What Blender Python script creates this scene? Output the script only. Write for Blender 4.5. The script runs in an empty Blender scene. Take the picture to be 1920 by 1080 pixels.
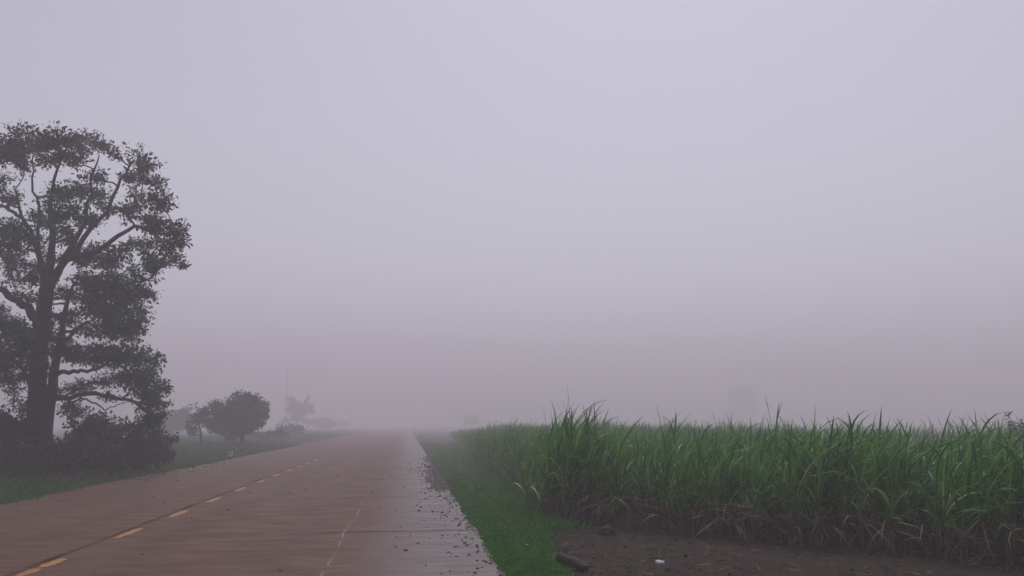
import bpy, math, random
import numpy as np
from mathutils import Vector
R = math.radians
rng = np.random.default_rng(11)
random.seed(11)
sc = bpy.context.scene
col = sc.collection

# ------------------------------------------------------------------ camera
CAMH = 1.6
F = 1450.0
PITCH = math.atan(255 / F)
YAW = math.atan(197 * math.cos(PITCH) / F)
cam_d = bpy.data.cameras.new('camera')
cam_d.sensor_width = 36
cam_d.lens = 36 * F / 1920
cam_d.clip_start = 0.05
cam_d.clip_end = 4000
cam = bpy.data.objects.new('camera', cam_d)
col.objects.link(cam)
cam.location = (0, 0, CAMH)
cam.rotation_euler = (R(90) + PITCH, 0, -YAW)
sc.camera = cam
FW = np.array([math.sin(YAW) * math.cos(PITCH), math.cos(YAW) * math.cos(PITCH), math.sin(PITCH)])
RT = np.array([math.cos(YAW), -math.sin(YAW), 0.0])
UP = np.cross(RT, FW)
HF = np.array([math.sin(YAW), math.cos(YAW), 0.0])
C0 = np.array([0, 0, CAMH])


def ray(px, py):
    return FW * F + RT * (px - 960) - UP * (py - 540)


def gp(px, py, z=0.0):                      # where the sight line meets the height z
    r = ray(px, py)
    return C0 + r * ((z - CAMH) / r[2])


def at(px, py, d):                          # point at horizontal distance d
    r = ray(px, py)
    return C0 + r * (d / r.dot(HF))


# ------------------------------------------------------------------ mesh helpers
class MB:
    def __init__(self):
        self.v, self.f, self.var, self.n = [], [], [], 0

    def add(self, v, f, var=None):
        v = np.asarray(v, float).reshape(-1, 3)
        f = np.asarray(f, int)
        if f.shape[1] == 3:
            f = np.concatenate([f, -np.ones((len(f), 1), int) - self.n], 1)
        self.v.append(v)
        self.f.append(f + self.n)
        if var is None:
            var = np.zeros(len(v))
        self.var.append(np.broadcast_to(np.asarray(var, float), (len(v),)))
        self.n += len(v)
        return self

    def mesh(self, name, smooth=True):
        v = np.concatenate(self.v)
        f = np.concatenate(self.f)
        var = np.concatenate(self.var)
        me = bpy.data.meshes.new(name)
        tri = f[:, 3] < 0
        cnt = np.where(tri, 3, 4)
        loops = f.reshape(-1)
        loops = loops[loops >= 0]
        me.vertices.add(len(v))
        me.vertices.foreach_set('co', v.astype(np.float32).reshape(-1))
        me.loops.add(len(loops))
        me.loops.foreach_set('vertex_index', loops.astype(np.int32))
        me.polygons.add(len(f))
        st = np.concatenate([[0], np.cumsum(cnt)[:-1]])
        me.polygons.foreach_set('loop_start', st.astype(np.int32))
        me.polygons.foreach_set('use_smooth', np.full(len(f), smooth))
        me.update(calc_edges=True)
        a = me.attributes.new('var', 'FLOAT', 'POINT')
        a.data.foreach_set('value', var.astype(np.float32))
        return me

    def build(self, name, mat, parent=None, smooth=True, loc=None):
        me = self.mesh(name, smooth)
        me.materials.append(mat)
        o = bpy.data.objects.new(name, me)
        col.objects.link(o)
        if parent:
            o.parent = parent
        if loc is not None:
            o.location = loc
        return o


def tag(o, label=None, cat=None, group=None, kind=None):
    if label: o['label'] = label
    if cat: o['category'] = cat
    if group: o['group'] = group
    if kind: o['kind'] = kind
    return o


def empty(name, loc=(0, 0, 0), rz=0):
    o = bpy.data.objects.new(name, None)
    o.empty_display_size = 0.2
    col.objects.link(o)
    o.location = loc
    o.rotation_euler = (0, 0, rz)
    return o


def tube(mb, pts, rad, sides=7, var=0.0, rough=0.0):
    pts = np.asarray(pts, float)
    rad = np.asarray(rad, float)
    m = len(pts)
    t = np.gradient(pts, axis=0)
    t /= np.linalg.norm(t, axis=1)[:, None] + 1e-9
    ref = np.array([0.31, 0.95, 0.05])
    a = np.cross(t, ref)
    a /= np.linalg.norm(a, axis=1)[:, None] + 1e-9
    b = np.cross(t, a)
    th = np.linspace(0, 2 * np.pi, sides, endpoint=False)
    ring = a[:, None, :] * np.cos(th)[None, :, None] + b[:, None, :] * np.sin(th)[None, :, None]
    rr = rad[:, None] * (1 + rough * rng.normal(size=(m, sides)))
    v = pts[:, None, :] + ring * rr[:, :, None]
    v = v.reshape(-1, 3)
    i = np.arange(m - 1)[:, None] * sides
    j = np.arange(sides)[None, :]
    k = (np.arange(sides) + 1) % sides
    k = k[None, :]
    f = np.stack([i + j, i + k, i + sides + k, i + sides + j], -1).reshape(-1, 4)
    mb.add(v, f, var)
    # end cap
    c = pts[-1][None]
    ve = np.concatenate([v[-sides:], c])
    fe = np.array([[q, (q + 1) % sides, sides] for q in range(sides)])
    mb.add(ve, fe, var)


def spline(ctrl, n):
    ctrl = np.asarray(ctrl, float)
    if len(ctrl) < 3:
        s = np.linspace(0, 1, n)[:, None]
        return ctrl[0] * (1 - s) + ctrl[-1] * s
    P = np.concatenate([[2 * ctrl[0] - ctrl[1]], ctrl, [2 * ctrl[-1] - ctrl[-2]]])
    u = np.linspace(0, len(ctrl) - 1 - 1e-6, n)
    i = u.astype(int)
    t = (u - i)[:, None]
    p0, p1, p2, p3 = P[i], P[i + 1], P[i + 2], P[i + 3]
    return 0.5 * (2 * p1 + (p2 - p0) * t + (2 * p0 - 5 * p1 + 4 * p2 - p3) * t * t + (3 * p1 - p0 - 3 * p2 + p3) * t ** 3)


def blades(mb, base, az, el, droop, length, width, S=6, lean=(0, 0), fold=0.22, var=None, pw=1.5, cols=3, g=rng):
    base = np.asarray(base, float)
    n = len(base)
    one = np.ones(n)
    az, el, droop, length, width = [np.asarray(x, float) * one for x in (az, el, droop, length, width)]
    s = np.linspace(0, 1, S + 1)
    e = el[:, None] - droop[:, None] * s[None] ** pw
    ds = (length / S)[:, None]
    dh = np.cos(e) * ds
    dv = np.sin(e) * ds
    h = np.concatenate([np.zeros((n, 1)), np.cumsum((dh[:, 1:] + dh[:, :-1]) / 2, 1)], 1)
    z = np.concatenate([np.zeros((n, 1)), np.cumsum((dv[:, 1:] + dv[:, :-1]) / 2, 1)], 1)
    bend = g.normal(0, 0.25, n)
    a = az[:, None] + bend[:, None] * s[None]
    dx, dy = np.cos(a), np.sin(a)
    p = np.stack([base[:, 0:1] + dx * h, base[:, 1:2] + dy * h, base[:, 2:3] + z], -1)
    k = (s[None] ** 1.6) * length[:, None]
    p[:, :, 0] += lean[0] * k
    p[:, :, 1] += lean[1] * k
    tan = np.stack([dx * np.cos(e), dy * np.cos(e), np.sin(e)], -1)
    side0 = np.stack([-dy, dx, np.zeros_like(dx)], -1)
    nor0 = np.cross(tan, side0)
    tw = (g.normal(0, 0.5, n)[:, None] + g.normal(0, 0.9, n)[:, None] * s[None])[:, :, None]
    side = side0 * np.cos(tw) + nor0 * np.sin(tw)
    nor = np.cross(tan, side)
    w = width[:, None] * np.minimum(1, 0.45 + 2.4 * s[None]) * (1 - s[None] ** 2.2) ** 0.8 + 0.0015
    w = w[:, :, None]
    if cols == 3:
        v = np.stack([p + side * w / 2 + nor * fold * w, p, p - side * w / 2 + nor * fold * w], 2)
    else:
        v = np.stack([p + side * w / 2, p - side * w / 2], 2)
    C = cols
    vv = v.reshape(-1, 3)
    i0 = (np.arange(n)[:, None, None] * (S + 1) + np.arange(S)[None, :, None]) * C + np.arange(C - 1)[None, None, :]
    f = np.stack([i0, i0 + 1, i0 + C + 1, i0 + C], -1).reshape(-1, 4)
    if var is None:
        var = g.random(n)
    va = np.repeat(np.asarray(var) * one, (S + 1) * C)
    mb.add(vv, f, va)


def leafs(mb, pos, size, outward=None, g=rng, aspect=0.5, hang=0.0):
    """folded leaf-shaped faces"""
    pos = np.asarray(pos, float)
    n = len(pos)
    d = g.normal(size=(n, 3))
    if outward is not None:
        d = d * 0.8 + outward
    d[:, 2] -= hang
    d /= np.linalg.norm(d, axis=1)[:, None] + 1e-9
    q = g.normal(size=(n, 3))
    q[:, 2] += 0.2
    sd = np.cross(d, q)
    sd /= np.linalg.norm(sd, axis=1)[:, None] + 1e-9
    nr = np.cross(sd, d)
    L = (size * g.uniform(0.45, 1.55, n))[:, None]
    W = L * aspect * g.uniform(0.7, 1.2, n)[:, None]
    v = np.stack([pos, pos + d * L * 0.45 + sd * W * 0.5 + nr * W * 0.12, pos + d * L - nr * L * 0.12,
                  pos + d * L * 0.45 - sd * W * 0.5 + nr * W * 0.12], 1).reshape(-1, 3)
    i = np.arange(n)[:, None] * 4
    f = np.concatenate([i + np.array([[0, 1, 2]]), i + np.array([[0, 2, 3]])])
    mb.add(v, f, np.repeat(g.random(n), 4))


def snoise(x, y, seed=0):                    # cheap smooth 2-D noise from sines
    x = np.asarray(x, float); y = np.asarray(y, float)
    g = np.random.default_rng(seed)
    o = 0
    for k in range(9):
        fx, fy = g.normal(size=2) * (0.35 * 1.45 ** k)
        o = o + np.sin(x * fx + y * fy + g.uniform(0, 6.28)) * (0.8 ** k)
    return o / 3.0


# ------------------------------------------------------------------ materials
def newmat(name):
    m = bpy.data.materials.new(name)
    m.use_nodes = True
    nt = m.node_tree
    nt.nodes.clear()
    out = nt.nodes.new('ShaderNodeOutputMaterial')
    return m, nt, out


def ramp(nt, fac, stops):
    r = nt.nodes.new('ShaderNodeValToRGB')
    while len(r.color_ramp.elements) < len(stops):
        r.color_ramp.elements.new(0.5)
    for e, (p, c) in zip(r.color_ramp.elements, stops):
        e.position = p
        e.color = (*c, 1)
    nt.links.new(fac, r.inputs[0])
    return r.outputs[0]


def nmath(nt, op, a, b=None, c=None):
    n = nt.nodes.new('ShaderNodeMath')
    n.operation = op
    for i, x in enumerate((a, b, c)):
        if x is None: continue
        if isinstance(x, (int, float)): n.inputs[i].default_value = x
        else: nt.links.new(x, n.inputs[i])
    return n.outputs[0]


def nnoise(nt, vec, scale, detail=4, rough=0.55, mapping=None):
    if mapping:
        mp = nt.nodes.new('ShaderNodeMapping')
        mp.inputs['Scale'].default_value = mapping
        nt.links.new(vec, mp.inputs[0])
        vec = mp.outputs[0]
    n = nt.nodes.new('ShaderNodeTexNoise')
    n.inputs['Scale'].default_value = scale
    n.inputs['Detail'].default_value = detail
    n.inputs['Roughness'].default_value = rough
    nt.links.new(vec, n.inputs['Vector'])
    return n.outputs[0]


def mix(nt, fac, a, b):
    n = nt.nodes.new('ShaderNodeMix')
    n.data_type = 'RGBA'
    for i, x in ((0, fac), (6, a), (7, b)):
        if isinstance(x, (int, float)): n.inputs[i].default_value = x
        elif isinstance(x, tuple): n.inputs[i].default_value = (*x, 1)
        else: nt.links.new(x, n.inputs[i])
    return n.outputs[2]


def objco(nt):
    return nt.nodes.new('ShaderNodeTexCoord').outputs['Object']


def leaf_mat(name, stops, rough=0.45, trans=0.35, spec=0.4, patch=None):
    m, nt, out = newmat(name)
    at_ = nt.nodes.new('ShaderNodeAttribute')
    at_.attribute_name = 'var'
    c = ramp(nt, at_.outputs['Fac'], stops)
    n = nnoise(nt, objco(nt), 6.0, 3)
    c = mix(nt, nmath(nt, 'MULTIPLY', n, 0.35), c, tuple(x * 0.55 for x in stops[0][1]))
    if patch:
        pn = ramp(nt, nnoise(nt, objco(nt), 1.7, 5, 0.65), [(0.45, (0,) * 3), (0.66, (1,) * 3)])
        c = mix(nt, nmath(nt, 'MULTIPLY', pn, 0.45), c, patch)
    p = nt.nodes.new('ShaderNodeBsdfPrincipled')
    nt.links.new(c, p.inputs['Base Color'])
    p.inputs['Roughness'].default_value = rough
    p.inputs['Specular IOR Level'].default_value = spec
    t = nt.nodes.new('ShaderNodeBsdfTranslucent')
    nt.links.new(c, t.inputs[0])
    ms = nt.nodes.new('ShaderNodeMixShader')
    ms.inputs[0].default_value = trans
    nt.links.new(p.outputs[0], ms.inputs[1])
    nt.links.new(t.outputs[0], ms.inputs[2])
    nt.links.new(ms.outputs[0], out.inputs[0])
    return m


def plain_mat(name, c1, c2, scale=8, rough=0.8, bump=0.3, mapping=None, spec=0.3, dist=0.02):
    m, nt, out = newmat(name)
    co = objco(nt)
    n = nnoise(nt, co, scale, 6, 0.65, mapping)
    r = nt.nodes.new('ShaderNodeValToRGB')
    r.color_ramp.elements[0].position = 0.32
    r.color_ramp.elements[1].position = 0.7
    r.color_ramp.elements[0].color = (*c1, 1)
    r.color_ramp.elements[1].color = (*c2, 1)
    nt.links.new(n, r.inputs[0])
    p = nt.nodes.new('ShaderNodeBsdfPrincipled')
    nt.links.new(r.outputs[0], p.inputs['Base Color'])
    p.inputs['Roughness'].default_value = rough
    p.inputs['Specular IOR Level'].default_value = spec
    b = nt.nodes.new('ShaderNodeBump')
    b.inputs['Strength'].default_value = bump
    b.inputs['Distance'].default_value = dist
    nt.links.new(n, b.inputs['Height'])
    nt.links.new(b.outputs[0], p.inputs['Normal'])
    nt.links.new(p.outputs[0], out.inputs[0])
    return m


M = {}
M['cane'] = leaf_mat('cane_leaf', [(0.0, (0.018, 0.125, 0.014)), (0.45, (0.065, 0.28, 0.018)), (0.8, (0.16, 0.40, 0.036)), (0.97, (0.42, 0.52, 0.15))], 0.36, 0.25, 0.5)  # palest stops put the highlights of lit leaves into the colour
M['dry'] = leaf_mat('dry_leaf', [(0.0, (0.05, 0.034, 0.018)), (0.65, (0.11, 0.075, 0.038)), (1.0, (0.34, 0.27, 0.14))], 0.7, 0.2, 0.2)
M['cane_stem'] = plain_mat('cane_stem', (0.05, 0.075, 0.03), (0.12, 0.1, 0.045), 12, 0.6)
M['tree_leaf'] = leaf_mat('tree_leaf', [(0.0, (0.005, 0.055, 0.03)), (0.6, (0.012, 0.095, 0.045)), (1.0, (0.035, 0.14, 0.05))], 0.55, 0.25, 0.25)
M['fog_tint_leaf'] = leaf_mat('tree_leaf_fog_tint', [(0.0, (0.04, 0.028, 0.02)), (0.6, (0.085, 0.045, 0.03)), (1.0, (0.13, 0.06, 0.04))], 0.55, 0.25, 0.25)  # reddish cast of the fog put into the leaf colour, far trees too
M['shrub'] = leaf_mat('shrub_leaf', [(0.0, (0.004, 0.05, 0.028)), (0.7, (0.010, 0.085, 0.038)), (1.0, (0.04, 0.14, 0.05))], 0.55, 0.25, 0.25)
M['weed'] = leaf_mat('weed_leaf', [(0.0, (0.03, 0.05, 0.035)), (1.0, (0.07, 0.1, 0.06))], 0.6, 0.2, 0.2)
M['grass'] = leaf_mat('grass_blade', [(0.0, (0.02, 0.13, 0.006)), (0.6, (0.05, 0.26, 0.010)), (0.93, (0.10, 0.33, 0.022)), (1.0, (0.15, 0.18, 0.06))], 0.55, 0.25, 0.25, (0.04, 0.075, 0.02))
M['grass_left'] = leaf_mat('verge_grass_blade', [(0.0, (0.012, 0.10, 0.014)), (0.6, (0.03, 0.18, 0.02)), (0.95, (0.06, 0.24, 0.03)), (1.0, (0.1, 0.13, 0.05))], 0.55, 0.25, 0.25, (0.03, 0.06, 0.02))
M['bark'] = plain_mat('bark', (0.018, 0.017, 0.015), (0.05, 0.045, 0.038), 5, 0.9, 0.6, (3, 3, 0.6))
M['ground'] = plain_mat('field_ground', (0.022, 0.05, 0.016), (0.05, 0.06, 0.028), 0.9, 0.95, 0.6)
M['verge'] = plain_mat('verge_earth', (0.012, 0.035, 0.010), (0.035, 0.05, 0.02), 3.0, 0.95, 0.8)
M['stone'] = plain_mat('stone', (0.06, 0.06, 0.05), (0.2, 0.19, 0.16), 14, 0.85, 0.6)
M['dark_stone'] = plain_mat('mossy_stone', (0.010, 0.014, 0.012), (0.055, 0.065, 0.058), 9, 0.7, 0.6)
M['standin'] = plain_mat('standin_dark', (0.012, 0.012, 0.011), (0.04, 0.036, 0.03), 10, 0.7, 0.6, (1, 8, 8))  # dark tone for the chunk that stands in for a hollow
M['mud'] = plain_mat('mud_crumb', (0.018, 0.014, 0.012), (0.06, 0.045, 0.035), 20, 0.8, 0.4)
M['white'] = plain_mat('white_paint', (0.45, 0.45, 0.42), (0.68, 0.68, 0.65), 12, 0.6, 0.2)
M['plastic'] = plain_mat('white_plastic', (0.6, 0.62, 0.68), (0.8, 0.82, 0.86), 20, 0.35, 0.1)
M['black'] = plain_mat('dark_paint', (0.02, 0.02, 0.02), (0.05, 0.05, 0.05), 12, 0.6, 0.2)
M['concrete'] = plain_mat('pole_concrete', (0.16, 0.15, 0.14), (0.26, 0.25, 0.23), 6, 0.9, 0.3)
M['board'] = plain_mat('board_paint', (0.32, 0.26, 0.22), (0.42, 0.34, 0.28), 3, 0.7, 0.1)  # lightened so the panel fades, haze put into its colour


def soil_material():
    m, nt, out = newmat('wet_soil')
    co = objco(nt)
    a = nnoise(nt, co, 1.3, 5, 0.6)
    b = nnoise(nt, co, 28, 6, 0.7)
    c = ramp(nt, a, [(0.3, (0.011, 0.008, 0.004)), (0.6, (0.027, 0.017, 0.008)), (0.78, (0.020, 0.026, 0.008))])
    c = mix(nt, nmath(nt, 'MULTIPLY', b, 0.7), c, (0.05, 0.034, 0.02))
    p = nt.nodes.new('ShaderNodeBsdfPrincipled')
    nt.links.new(c, p.inputs['Base Color'])
    p.inputs['Roughness'].default_value = 0.85
    p.inputs['Specular IOR Level'].default_value = 0.25
    bp = nt.nodes.new('ShaderNodeBump')
    bp.inputs['Strength'].default_value = 0.9
    bp.inputs['Distance'].default_value = 0.03
    nt.links.new(b, bp.inputs['Height'])
    nt.links.new(bp.outputs[0], p.inputs['Normal'])
    nt.links.new(p.outputs[0], out.inputs[0])
    return m


def road_material():
    m, nt, out = newmat('wet_concrete')
    co = objco(nt)
    sx = nt.nodes.new('ShaderNodeSeparateXYZ')
    nt.links.new(co, sx.inputs[0])
    x, y = sx.outputs[0], sx.outputs[1]
    big = nnoise(nt, co, 0.5, 4, 0.6, (1.0, 0.5, 1))
    streak = nnoise(nt, co, 1.0, 5, 0.7, (0.7, 9.0, 1))        # broom finish across the slabs
    fine = nnoise(nt, co, 35, 4, 0.7, (0.5, 1.0, 1))
    blot = nnoise(nt, co, 2.2, 5, 0.6, (0.6, 1.6, 1))
    # mud film of the carriageway fading out on the shoulder
    xs = nmath(nt, 'ADD', x, nmath(nt, 'MULTIPLY', nmath(nt, 'SUBTRACT', blot, 0.5), 1.6))
    mr = nt.nodes.new('ShaderNodeMapRange')
    mr.interpolation_type = 'SMOOTHSTEP'
    mr.inputs[1].default_value = -0.9
    mr.inputs[2].default_value = 0.55
    mr.inputs[3].default_value = 1.0
    mr.inputs[4].default_value = 0.0
    nt.links.new(xs, mr.inputs[0])
    mud = nmath(nt, 'MULTIPLY', mr.outputs[0], nmath(nt, 'MULTIPLY_ADD', big, 0.7, 0.62))
    mud.node.use_clamp = True
    c_clean = ramp(nt, streak, [(0.25, (0.10, 0.08, 0.074)), (0.5, (0.155, 0.128, 0.12)), (0.8, (0.195, 0.168, 0.16))])
    c_mud = ramp(nt, streak, [(0.2, (0.10, 0.046, 0.016)), (0.5, (0.135, 0.062, 0.022)), (0.85, (0.165, 0.082, 0.033))])
    c = mix(nt, mud, c_clean, c_mud)
    c = mix(nt, nmath(nt, 'MULTIPLY', ramp(nt, blot, [(0.42, (0, 0, 0)), (0.62, (1, 1, 1))]), 0.35), c, (0.075, 0.045, 0.034))
    # darker wheel tracks of the near lane
    tr = 0
    for cx_ in (-1.55, -3.15, -5.2, -6.8):
        dx_ = nmath(nt, 'DIVIDE', nmath(nt, 'ADD', nmath(nt, 'ADD', x, -cx_), nmath(nt, 'MULTIPLY', nmath(nt, 'SUBTRACT', big, 0.5), 0.9)), 0.34)
        gx_ = nmath(nt, 'EXPONENT', nmath(nt, 'MULTIPLY', nmath(nt, 'MULTIPLY', dx_, dx_), -1.0))
        tr = nmath(nt, 'ADD', gx_, tr)
    c = mix(nt, nmath(nt, 'MULTIPLY', nmath(nt, 'MULTIPLY', tr, blot), 0.6), c, (0.07, 0.036, 0.02))
    c = mix(nt, nmath(nt, 'MULTIPLY', fine, 0.5), c, (0.06, 0.04, 0.032))
    # stained streaks of the broom finish, stronger on the shoulder
    st2 = ramp(nt, nnoise(nt, co, 1.0, 6, 0.75, (1.3, 12.0, 1)), [(0.5, (0, 0, 0)), (0.68, (1, 1, 1))])
    c = mix(nt, nmath(nt, 'MULTIPLY', st2, 0.45), c, (0.05, 0.035, 0.03))
    # cross joints every 5.5 m
    yw = nmath(nt, 'ADD', y, nmath(nt, 'MULTIPLY', blot, 0.03))
    jy = nmath(nt, 'ABSOLUTE', nmath(nt, 'SUBTRACT', nmath(nt, 'FRACT', nmath(nt, 'DIVIDE', nmath(nt, 'ADD', yw, 5.65 * 2.5 - 12.3), 5.65)), 0.5))
    jm = nmath(nt, 'LESS_THAN', jy, 0.0105)
    jm = nmath(nt, 'MULTIPLY', jm, ramp(nt, nmath(nt, 'MULTIPLY_ADD', x, 0.1, 0.8), [(0.1, (0.25,) * 3), (0.62, (0.4,) * 3), (0.74, (1,) * 3)]))
    # lengthwise joint beside the centre line
    wob = nmath(nt, 'MULTIPLY', nmath(nt, 'SUBTRACT', nnoise(nt, co, 0.8, 5), 0.5), 0.12)
    jx = nmath(nt, 'ABSOLUTE', nmath(nt, 'ADD', nmath(nt, 'ADD', x, 4.2), wob))
    lm = nmath(nt, 'MULTIPLY', nmath(nt, 'LESS_THAN', jx, 0.05), ramp(nt, nnoise(nt, co, 0.7, 4), [(0.35, (0.3,) * 3), (0.6, (1,) * 3)]))
    jj = nmath(nt, 'MAXIMUM', jm, lm)
    c = mix(nt, nmath(nt, 'MULTIPLY', nmath(nt, 'MAXIMUM', jm, nmath(nt, 'MULTIPLY', lm, 0.7)), 0.85), c, (0.022, 0.016, 0.013))
    # worn pale scoring line
    wob2 = nmath(nt, 'MULTIPLY', nmath(nt, 'SUBTRACT', nnoise(nt, co, 0.55, 4), 0.5), 0.16)
    wx = nmath(nt, 'ABSOLUTE', nmath(nt, 'ADD', nmath(nt, 'ADD', x, 0.87), wob2))
    wm = nmath(nt, 'MULTIPLY', nmath(nt, 'LESS_THAN', wx, 0.015), ramp(nt, nnoise(nt, co, 1.1, 6, 0.7), [(0.40, (0.05,) * 3), (0.60, (1,) * 3)]))
    wm = nmath(nt, 'MULTIPLY', wm, ramp(nt, nmath(nt, 'DIVIDE', y, 40.0), [(0.36, (1,) * 3), (0.56, (0.0,) * 3)]))
    c = mix(nt, nmath(nt, 'MULTIPLY', wm, 0.55), c, (0.34, 0.29, 0.27))
    p = nt.nodes.new('ShaderNodeBsdfPrincipled')
    nt.links.new(c, p.inputs['Base Color'])
    rr = nt.nodes.new('ShaderNodeMapRange')
    rr.inputs[1].default_value = 0.3
    rr.inputs[2].default_value = 0.7
    rr.inputs[3].default_value = 0.33
    rr.inputs[4].default_value = 0.62
    nt.links.new(blot, rr.inputs[0])
    nt.links.new(nmath(nt, 'MULTIPLY_ADD', mud, 0.22, rr.outputs[0]), p.inputs['Roughness'])
    nt.links.new(nmath(nt, 'MULTIPLY_ADD', mud, -0.22, nmath(nt, 'MULTIPLY_ADD', jj, -0.28, 0.5)), p.inputs['Specular IOR Level'])
    bp = nt.nodes.new('ShaderNodeBump')
    bp.inputs['Strength'].default_value = 0.32
    bp.inputs['Distance'].default_value = 0.012
    hh = nmath(nt, 'ADD', nmath(nt, 'ADD', streak, nmath(nt, 'MULTIPLY', fine, 0.5)), nmath(nt, 'MULTIPLY', jj, -2.0))
    nt.links.new(hh, bp.inputs['Height'])
    nt.links.new(bp.outputs[0], p.inputs['Normal'])
    nt.links.new(p.outputs[0], out.inputs[0])
    return m


def paint_material():
    m, nt, out = newmat('worn_yellow_paint')
    co = objco(nt)
    n = nnoise(nt, co, 7, 6, 0.75)
    c = ramp(nt, n, [(0.30, (0.15, 0.075, 0.035)), (0.48, (0.40, 0.185, 0.035)), (0.78, (0.50, 0.25, 0.06))])
    p = nt.nodes.new('ShaderNodeBsdfPrincipled')
    nt.links.new(c, p.inputs['Base Color'])
    p.inputs['Roughness'].default_value = 0.55
    nt.links.new(p.outputs[0], out.inputs[0])
    return m


M['soil'] = soil_material()
M['road'] = road_material()
M['paint'] = paint_material()

# ------------------------------------------------------------------ the setting
GZ = -0.10
HALF = 580.0


def sheet(name, xs, ys, zf, mat):
    X, Y = np.meshgrid(xs, ys)
    Z = zf(X, Y)
    v = np.stack([X, Y, Z], -1).reshape(-1, 3)
    nx, ny = len(xs), len(ys)
    i = np.arange(ny - 1)[:, None] * nx + np.arange(nx - 1)[None]
    f = np.stack([i, i + 1, i + nx + 1, i + nx], -1).reshape(-1, 4)
    return MB().add(v, f).build(name, mat)


o = sheet('ground', np.array([-HALF, -60, -12, 0, 12, 60, HALF]), np.array([-60, -20, 0, 20, 60, 200, 2 * HALF - 60]), lambda X, Y: X * 0 + GZ - 0.06, M['ground'])
tag(o, kind='structure')

# road slab, ragged right edge
RX, LX = 1.08, -8.15
ys = np.concatenate([np.arange(-4, 40, 0.12), np.arange(40, 120, 0.8), np.linspace(120, 1050, 60)])
chip = 0.03 * snoise(ys * 2.2, ys * 0.3, 3) + 0.03 * rng.normal(size=len(ys)) * (rng.random(len(ys)) < 0.35)
chip -= 0.07 * np.clip(snoise(ys * 5.5, ys * 0, 13) - 0.45, 0, 1)
chip = np.minimum(chip, 0.05)
xr = RX + chip
xl = LX + 0.12 * snoise(ys * 0.8, ys * 0, 5)
top = lambda x: np.zeros_like(x)
colsx = [xl, xl * 0 - 4.24, xl * 0 - 0.9, xr]
V = []
for X_ in colsx:
    V.append(np.stack([X_, ys, np.zeros_like(ys)], -1))
V.append(np.stack([xr + 0.015, ys, np.full_like(ys, -0.2)], -1))
V.insert(0, np.stack([xl - 0.02, ys, np.full_like(ys, -0.2)], -1))
V = np.stack(V, 1)
nx, ny = V.shape[1], V.shape[0]
i = np.arange(ny - 1)[:, None] * nx + np.arange(nx - 1)[None]
f = np.stack([i, i + 1, i + nx + 1, i + nx], -1).reshape(-1, 4)
o = MB().add(V.reshape(-1, 3), f).build('road', M['road'], smooth=False)
tag(o, kind='structure')

# verges
def soil_left(Y):                            # where the grass ends and the soil begins
    return np.interp(Y, [4, 8.5, 10.3, 11.8, 14.2, 15.5, 30], [1.50, 1.70, 1.86, 2.02, 2.45, 3.0, 4.2])


def vz_r(X, Y):
    t = np.clip((X - RX) / 2.0, 0, 1)
    z = -0.035 - 0.05 * t + 0.018 * snoise(X * 5, Y * 5, 8)
    return z - 0.12 * np.clip((X - soil_left(Y) - 0.05) / 0.2, 0, 1) * (Y < 18.5)


def vz_l(X, Y):
    t = np.clip((LX - X) / 4.0, 0, 1)
    return -0.03 + 0.24 * t + 0.03 * snoise(X * 3, Y * 3, 9)


o = sheet('right_verge', np.linspace(RX - 0.02, 4.6, 26), np.concatenate([np.arange(2, 30, 0.2), np.arange(30, 150, 2.0)]), vz_r, M['verge'])
tag(o, kind='structure')
o = sheet('left_verge', np.linspace(-26, LX + 0.15, 60), np.concatenate([np.arange(2, 70, 0.5), np.arange(70, 200, 4.0)]), vz_l, M['verge'])
tag(o, kind='structure')


ys_s = np.arange(4, 19, 0.09)
us = np.linspace(0, 1, 110) ** 1.3
U, Ys = np.meshgrid(us, ys_s)
Xs = soil_left(Ys) - 0.15 + U * 14
edge = np.clip(U * 14 / 0.35, 0, 1)
Zs = -0.085 + (edge - 1) * 0.06 + edge * (0.028 * snoise(Xs * 4, Ys * 4, 21) + 0.016 * snoise(Xs * 13, Ys * 13, 22) + 0.01 * rng.normal(size=Xs.shape))
# shallow rut along the grass edge
Zs -= 0.05 * np.exp(-((Xs - soil_left(Ys) - 0.12) / 0.12) ** 2) * (Ys < 11)
nx, ny = len(us), len(ys_s)
i = np.arange(ny - 1)[:, None] * nx + np.arange(nx - 1)[None]
f = np.stack([i, i + 1, i + nx + 1, i + nx], -1).reshape(-1, 4)
o = MB().add(np.stack([Xs, Ys, Zs], -1).reshape(-1, 3), f).build('soil', M['soil'])
tag(o, kind='structure')
SOILZ = -0.085

# centre line dashes
k = 0
for yc in np.arange(7.15, 60, 2.68):
    L, W = 1.08, 0.13
    yc = yc + rng.normal(0, 0.05)
    segs = [(yc - L / 2, yc + L / 2)] if k != 1 else [(yc - L / 2 - 0.05, yc - 0.12), (yc - 0.04, yc + L / 2)]
    k += 1
    mb = MB()
    for a, b in segs:
        n = 14
        yy = np.linspace(a, b, n)
        e1 = rng.normal(0, 0.012, n)
        e2 = rng.normal(0, 0.012, n)
        taper = np.sin(np.linspace(0.25, np.pi - 0.25, n)) ** 0.35
        v = np.concatenate([np.stack([-4.06 - W / 2 * taper + e1, yy, np.full(n, 0.004)], -1),
                            np.stack([-4.06 + W / 2 * taper + e2, yy, np.full(n, 0.004)], -1)])
        q = np.arange(n - 1)[:, None]
        mb.add(v, np.concatenate([q, q + n, q + n + 1, q + 1], 1))
    tag(mb.build('lane_marking', M['paint'], smooth=False), kind='structure')

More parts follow.
